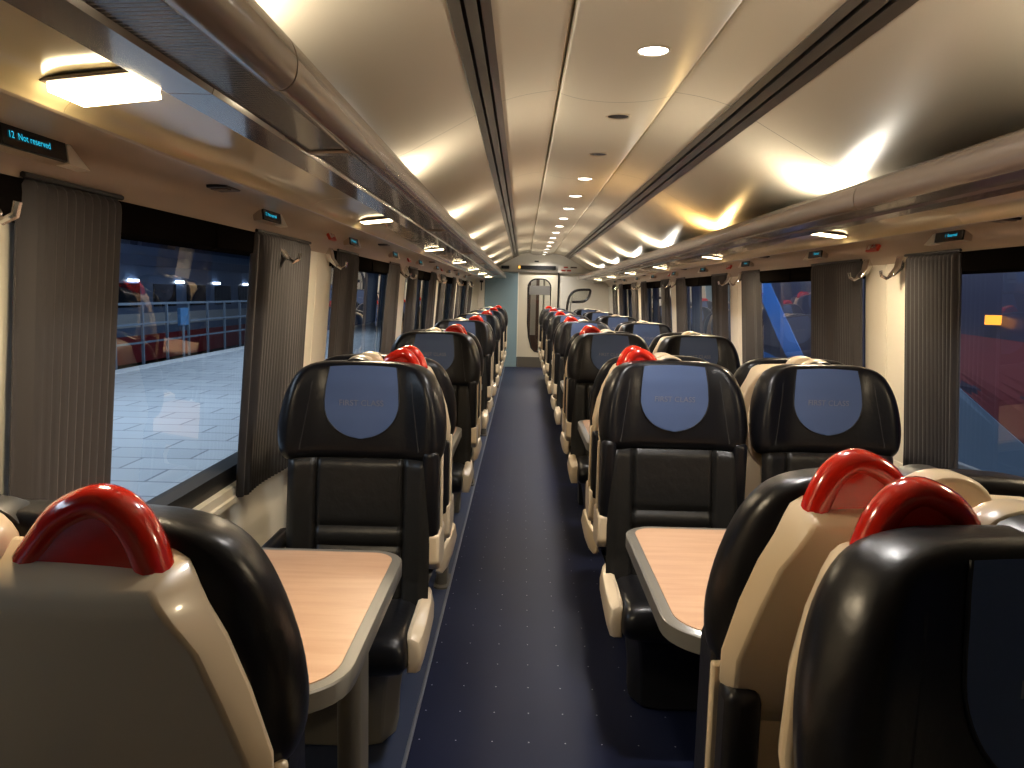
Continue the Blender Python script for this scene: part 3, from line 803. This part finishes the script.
# ------------------------------------------------------------------ far end furniture
r = empty('information_display', (.25, Y1 - .03, 1.90))
MB().box(-.36, .36, -.02, .03, -.035, .04).build('display_case', M['black'], r, bevel=.006)
MB().box(-.35, -.31, -.024, -.02, -.02, .03).build('lit_character', M['amber'], r, smooth=0)
tag(r, 'long black information display above the end door', 'display')
tag(MB().box(-.075, .075, -.02, .02, -.028, .028).build('door_sensor', M['black'], None, bevel=.006, loc=(-.35, Y1 - .02, 1.90)), 'small black sensor box on the end wall above the blue panel', 'sensor')
tag(MB().box(-.04, .04, -.015, .02, -.012, .012).build('ceiling_sensor', M['black'], None, bevel=.004, loc=(.245, Y1 - .02, 2.02)), 'tiny black sensor above the long information display', 'sensor')
for q, (x, z) in enumerate(((.80, 1.92), (.95, 1.92), (.76, 1.86), (.86, 1.86))):
    tag(MB().box(-.04 if q != 1 else -.06, .04 if q != 1 else .06, -.004, .004, -.014, .014).build('door_notice', M['sticker'] if q != 1 else M['rail'], None, smooth=0, loc=(x, Y1 - .006, z)),
        ['small red notice beside the end of the information display', 'wider brown notice at the top of the end wall', 'lower red notice nearest the end door post', 'lower red notice under the brown notice'][q], 'notice', 'small notices over the end door')
# black framed draught screen by the end door
r = empty('draught_screen', (-.08, 13.7, 0))
hoop = curve([(.84, .4), (.86, 1.0), (.875, 1.25), (.90, 1.36), (.96, 1.45), (1.05, 1.49), (1.18, 1.50), (1.26, 1.495), (1.262, 1.44), (1.235, 1.36), (1.17, 1.30), (1.08, 1.285), (.95, 1.28)], 4)
MB().tube([(x, 0, z) for x, z in hoop], .022, 8, up=(0, 1, 0)).build('hoop_frame', M['black'], r)
MB().prism([(x, z) for x, z in hoop[8:]], -.004, .004, 'y').build('screen_pane', M['clear'], r, smooth=0)
MB().tube([(.905, 0, .4), (.915, 0, 1.0), (.93, 0, 1.28), (.96, 0, 1.36)], .011, 8).build('inner_rail', M['steel'], r)
tag(r, 'black hooped draught screen by the end wall behind the double seats', 'screen')
# notices on the cream strip left of the blue panel
r = empty('wall_notice', (-.795, Y1 - .022, 1.62))
MB().box(-.045, .045, -.006, .002, -.20, .18).build('notice_board', M['wallcream'], r, smooth=0)
MB().box(-.035, .035, -.009, -.006, .06, .16).build('dark_pictogram', M['black'], r, smooth=0)
MB().box(-.035, .035, -.009, -.006, -.02, .02).box(-.01, .01, -.009, -.006, -.17, -.02).build('letter_mark', M['black'], r, smooth=0)
tag(r, 'cream notice with dark marks on the narrow strip beside the blue end panel', 'notice')
tag(MB().box(-.09, .09, -.06, .0, 0, .30).build('waste_bin', mat('bin_grey', (.10, .095, .085), .4), None, bevel=.01, loc=(-.58, Y1 - .035, .005)), 'low grey bin flap at the foot of the blue end panel', 'bin')

# ------------------------------------------------------------------ outside, platform side
struct(MB().box(-7.2, -1.35, -14, 40, -.40, -.12).build('floor_platform', M['paving'], smooth=0))
tag(MB().box(-7.2, -6.9, -14, 40, -.12, -.105).build('platform_edge_line', mat('white_line', (.62, .66, .70), .6), smooth=0), 'white coping line along the far edge of the platform paving', 'line', kind='structure')
struct(MB().box(-30, -7.2, -20, 60, -1.4, -1.3).build('ground_track', mat('track_bed', (.03, .032, .036), .9, noise=(5, (.06, .06, .065), 1)), smooth=0))
M['trainblue'] = mat('train_blue_grey', (.10, .15, .25), .4); M['navy'] = mat('station_navy', (.05, .085, .16), .6); M['steelblue'] = mat('station_steel', (.16, .22, .30), .5, metal=.2); M['pale'] = mat('pale_cladding', (.40, .44, .48), .5)
M['cabinlamp'] = mat('cabin_lamp_lit', (1, 1, 1), .5, emit=(.85, .93, 1), estr=8)
# fence on the far edge: one thing with posts and rails
f = empty('platform_fence', (-8.2, 0, 0))
MB().box(-.02, .02, -4, 30, .98, 1.03).box(-.02, .02, -4, 30, .55, .59).box(-.02, .02, -4, 30, .15, .19).build('fence_rail', M['steelblue'], f, smooth=0)
pp = None
for q in range(28):
    if pp is None: p = pp = MB().box(-.025, .025, -.025, .025, -1.3, 1.03).build('fence_post', M['steelblue'], f, smooth=0)
    else: p = pp.copy(); COL.objects.link(p)
    p.location = (0, -3 + 1.15 * q, 0)
tag(f, 'steel railing fence with posts beyond the platform paving', 'fence')
# standing train across the tracks
t = empty('standing_train', (-11.5, 0, 0))
MB().prism([(.0, -.9), (.0, 1.5), (-.25, 2.6), (-2.6, 2.6), (-2.8, 1.5), (-2.8, -.9)], -8, 34, 'y').build('train_body', M['trainblue'], t, smooth=0)
MB().box(.0, .03, -8, 34, -.9, -.1).build('train_skirt', mat('maroon_skirt', (.20, .015, .02), .4), t, smooth=0)
MB().box(.0, .03, -8, 34, 2.0, 2.3).build('train_roof_band', M['navy'], t, smooth=0)
w0 = None
for q in range(17):
    if w0 is None: w = w0 = MB().box(-.02, .05, -.75, .75, .75, 1.45).build('train_window', M['screen'], t, smooth=0)
    else: w = w0.copy(); COL.objects.link(w)
    w.location = (0, -6.5 + 2.4 * q, 0)
l0 = None
for q in range(11):
    if l0 is None: l = l0 = MB().box(.0, .06, -.28, .28, 1.50, 1.57).build('cabin_light', M['cabinlamp'], t, smooth=0)  # cabin ceiling lights, set as glowing strips on the train's side
    else: l = l0.copy(); COL.objects.link(l)
    l.location = (0, 1.0 + 3.1 * q, 0)
MB().box(.0, .03, -8, 34, .15, .55).build('train_band', M['pale'], t, smooth=0)
tag(t, 'dark blue standing train with lit cabin lamps, pale band and maroon skirt across the tracks', 'train')
s = empty('station_building', (-17, 0, 0))
MB().box(-.4, 0, -20, 60, -1.3, 9).build('facade', M['navy'], s, smooth=0)
MB().box(0, .08, -20, 60, 3.9, 4.4).box(0, .08, -20, 60, 5.9, 6.1).build('facade_beam', M['steelblue'], s, smooth=0)
c0 = None
for q in range(13):
    if c0 is None: c = c0 = MB().box(0, .35, -.18, .18, -1.3, 9).build('facade_column', M['steelblue'], s, smooth=0)
    else: c = c0.copy(); COL.objects.link(c)
    c.location = (0, -6 + 3.6 * q, 0)
tag(s, 'dark blue station hall wall with steel columns behind the standing train', 'building')
c = empty('platform_canopy', (-4.2, 0, 0))
MB().box(-2.8, 2.0, -10, 40, 3.55, 3.70).build('canopy_roof', M['navy'], c, smooth=0)
b = None
for q in range(9):
    if b is None: o = b = MB().box(-2.7, 1.9, -.09, .09, 3.35, 3.55).build('canopy_beam', M['steelblue'], c, smooth=0)
    else: o = b.copy(); COL.objects.link(o)
    o.location = (0, -4 + 4 * q, 0)
tag(c, 'dark canopy roof with steel cross beams over the platform', 'canopy')
for q in range(4):
    la = bpy.data.lights.new('platform_light', 'AREA'); la.shape = 'RECTANGLE'; la.size = 1.2; la.size_y = 6; la.energy = 170; la.color = (.78, .89, 1)
    lo = bpy.data.objects.new('platform_light', la); COL.objects.link(lo); lo.location = (-4.6, 1 + 8 * q, 3.3)
sg = empty('platform_sign', (-7.6, 17.2, -1.3))
MB().tube([(0, 0, 0), (0, 0, 1.85)], .03).build('sign_post', M['steelblue'], sg)
MB().box(-.04, .04, -.20, .20, 1.83, 2.22).build('sign_board', mat('sign_blue', (.05, .16, .34), .4), sg, bevel=.01)
tag(sg, 'blue square sign board on a post at the platform edge', 'sign')

# ------------------------------------------------------------------ outside, other side: a navy train standing alongside
t = empty('neighbouring_train', (2.75, 0, 0))
MB().prism([(0, -.9), (-.03, .9), (.12, 1.9), (.5, 2.6), (2.8, 2.6), (2.8, -.9)], -6, 30, 'y').build('train_body', mat('livery_navy', (.022, .022, .05), .3, coat=.3), t, smooth=0)
def sidex(z): return lerp(z, [(-.9, 0.0), (.9, -.03), (1.9, .12)]) - .006
def panel(a, b_, c, d, m, name):
    """livery patch on the side: corners (y, z) a-b lower edge, d-c upper edge"""
    n = 10; rows = []
    for k in range(n + 1):
        t_ = k / n; p = [a[i] + (d[i] - a[i]) * t_ for i in (0, 1)]; q = [b_[i] + (c[i] - b_[i]) * t_ for i in (0, 1)]
        rows.append([(sidex(p[1] + (q[1] - p[1]) * u), p[0] + (q[0] - p[0]) * u, p[1] + (q[1] - p[1]) * u) for u in (0, .25, .5, .75, 1)])
    sh = MB().sheet(rows).build(name, m, t, smooth=0)
    so = sh.modifiers.new('s', 'SOLIDIFY'); so.thickness = .003
M['royal'] = mat('livery_blue', (.030, .15, .48), .35, coat=.3); M['maroon'] = mat('livery_maroon', (.13, .020, .03), .4); M['slate'] = mat('livery_slate', (.10, .16, .25), .4)
panel((6.30, .32), (6.85, .32), (9.60, 1.64), (9.02, 1.64), M['royal'], 'livery_stripe')
panel((7.2, .62), (9.2, .78), (9.2, .86), (7.2, .72), M['royal'], 'livery_stripe')
panel((2.6, -.35), (4.9, .50), (4.9, .93), (2.6, .12), M['slate'], 'livery_stripe')
panel((2.6, .13), (4.95, .95), (5.1, 1.22), (2.6, 1.16), M['maroon'], 'livery_panel')
MB().box(-.05, .03, 4.52, 4.55, 1.285, 1.34).build('marker_light', mat('orange_marker', (.6, .2, .02), .4, emit=(1, .32, .03), estr=1.6), t, smooth=0)
tag(t, 'navy train with blue diagonal stripe standing close outside the double-seat windows', 'train')
struct(MB().box(1.6, 30, -20, 60, -1.4, -1.3).build('ground_ballast', mat('ballast', (.03, .03, .03), .9), smooth=0))
for q in range(3):  # added fill lights that brighten the neighbouring train's side
    la = bpy.data.lights.new('neighbour_fill_light', 'AREA'); la.shape = 'RECTANGLE'; la.size = .3; la.size_y = 5; la.energy = 110; la.color = (.75, .85, 1)
    lo = bpy.data.objects.new('neighbour_fill_light', la); COL.objects.link(lo); lo.location = (2.2, 2 + 6 * q, 3.0)

# vestibule lamp
la = bpy.data.lights.new('vestibule_light', 'AREA'); la.size = .4; la.energy = 14; la.color = (1, .93, .82)
lo = bpy.data.objects.new('vestibule_light', la); COL.objects.link(lo); lo.location = (.3, Y1 + 1.3, 2.15)

# ------------------------------------------------------------------ world, camera, view
w = bpy.data.worlds.new('night'); scene.world = w; w.use_nodes = True
w.node_tree.nodes['Background'].inputs[0].default_value = (.02, .035, .07, 1); w.node_tree.nodes['Background'].inputs[1].default_value = .5

cam = bpy.data.cameras.new('camera'); co = bpy.data.objects.new('camera', cam); COL.objects.link(co); scene.camera = co
F = 770.0; cam.sensor_width = 36; cam.lens = F / 1024 * 36; cam.clip_start = .02; cam.clip_end = 200
vpx, vpy, roll = 523 - 512, 384 - 294, .0245
yv = Vector((vpx, vpy, -F)).normalized()
zv = Vector((math.sin(roll), math.cos(roll), 0)); zv = (zv - yv * zv.dot(yv)).normalized()
xv = yv.cross(zv)
Rm = Matrix((xv, yv, zv))        # rows: world axes in camera coordinates -> world_from_cam
co.matrix_world = Matrix.Translation((0, 0, 1.4)) @ Rm.to_4x4()

scene.view_settings.view_transform = 'Standard'; scene.view_settings.look = 'None'; scene.view_settings.gamma = 1; scene.view_settings.use_curve_mapping = False
scene.view_settings.exposure = 0.5
scene.cycles.max_bounces = 8; scene.cycles.glossy_bounces = 4; scene.cycles.transparent_max_bounces = 12; scene.cycles.sample_clamp_indirect = 4.0
scene.cycles.use_denoising = True
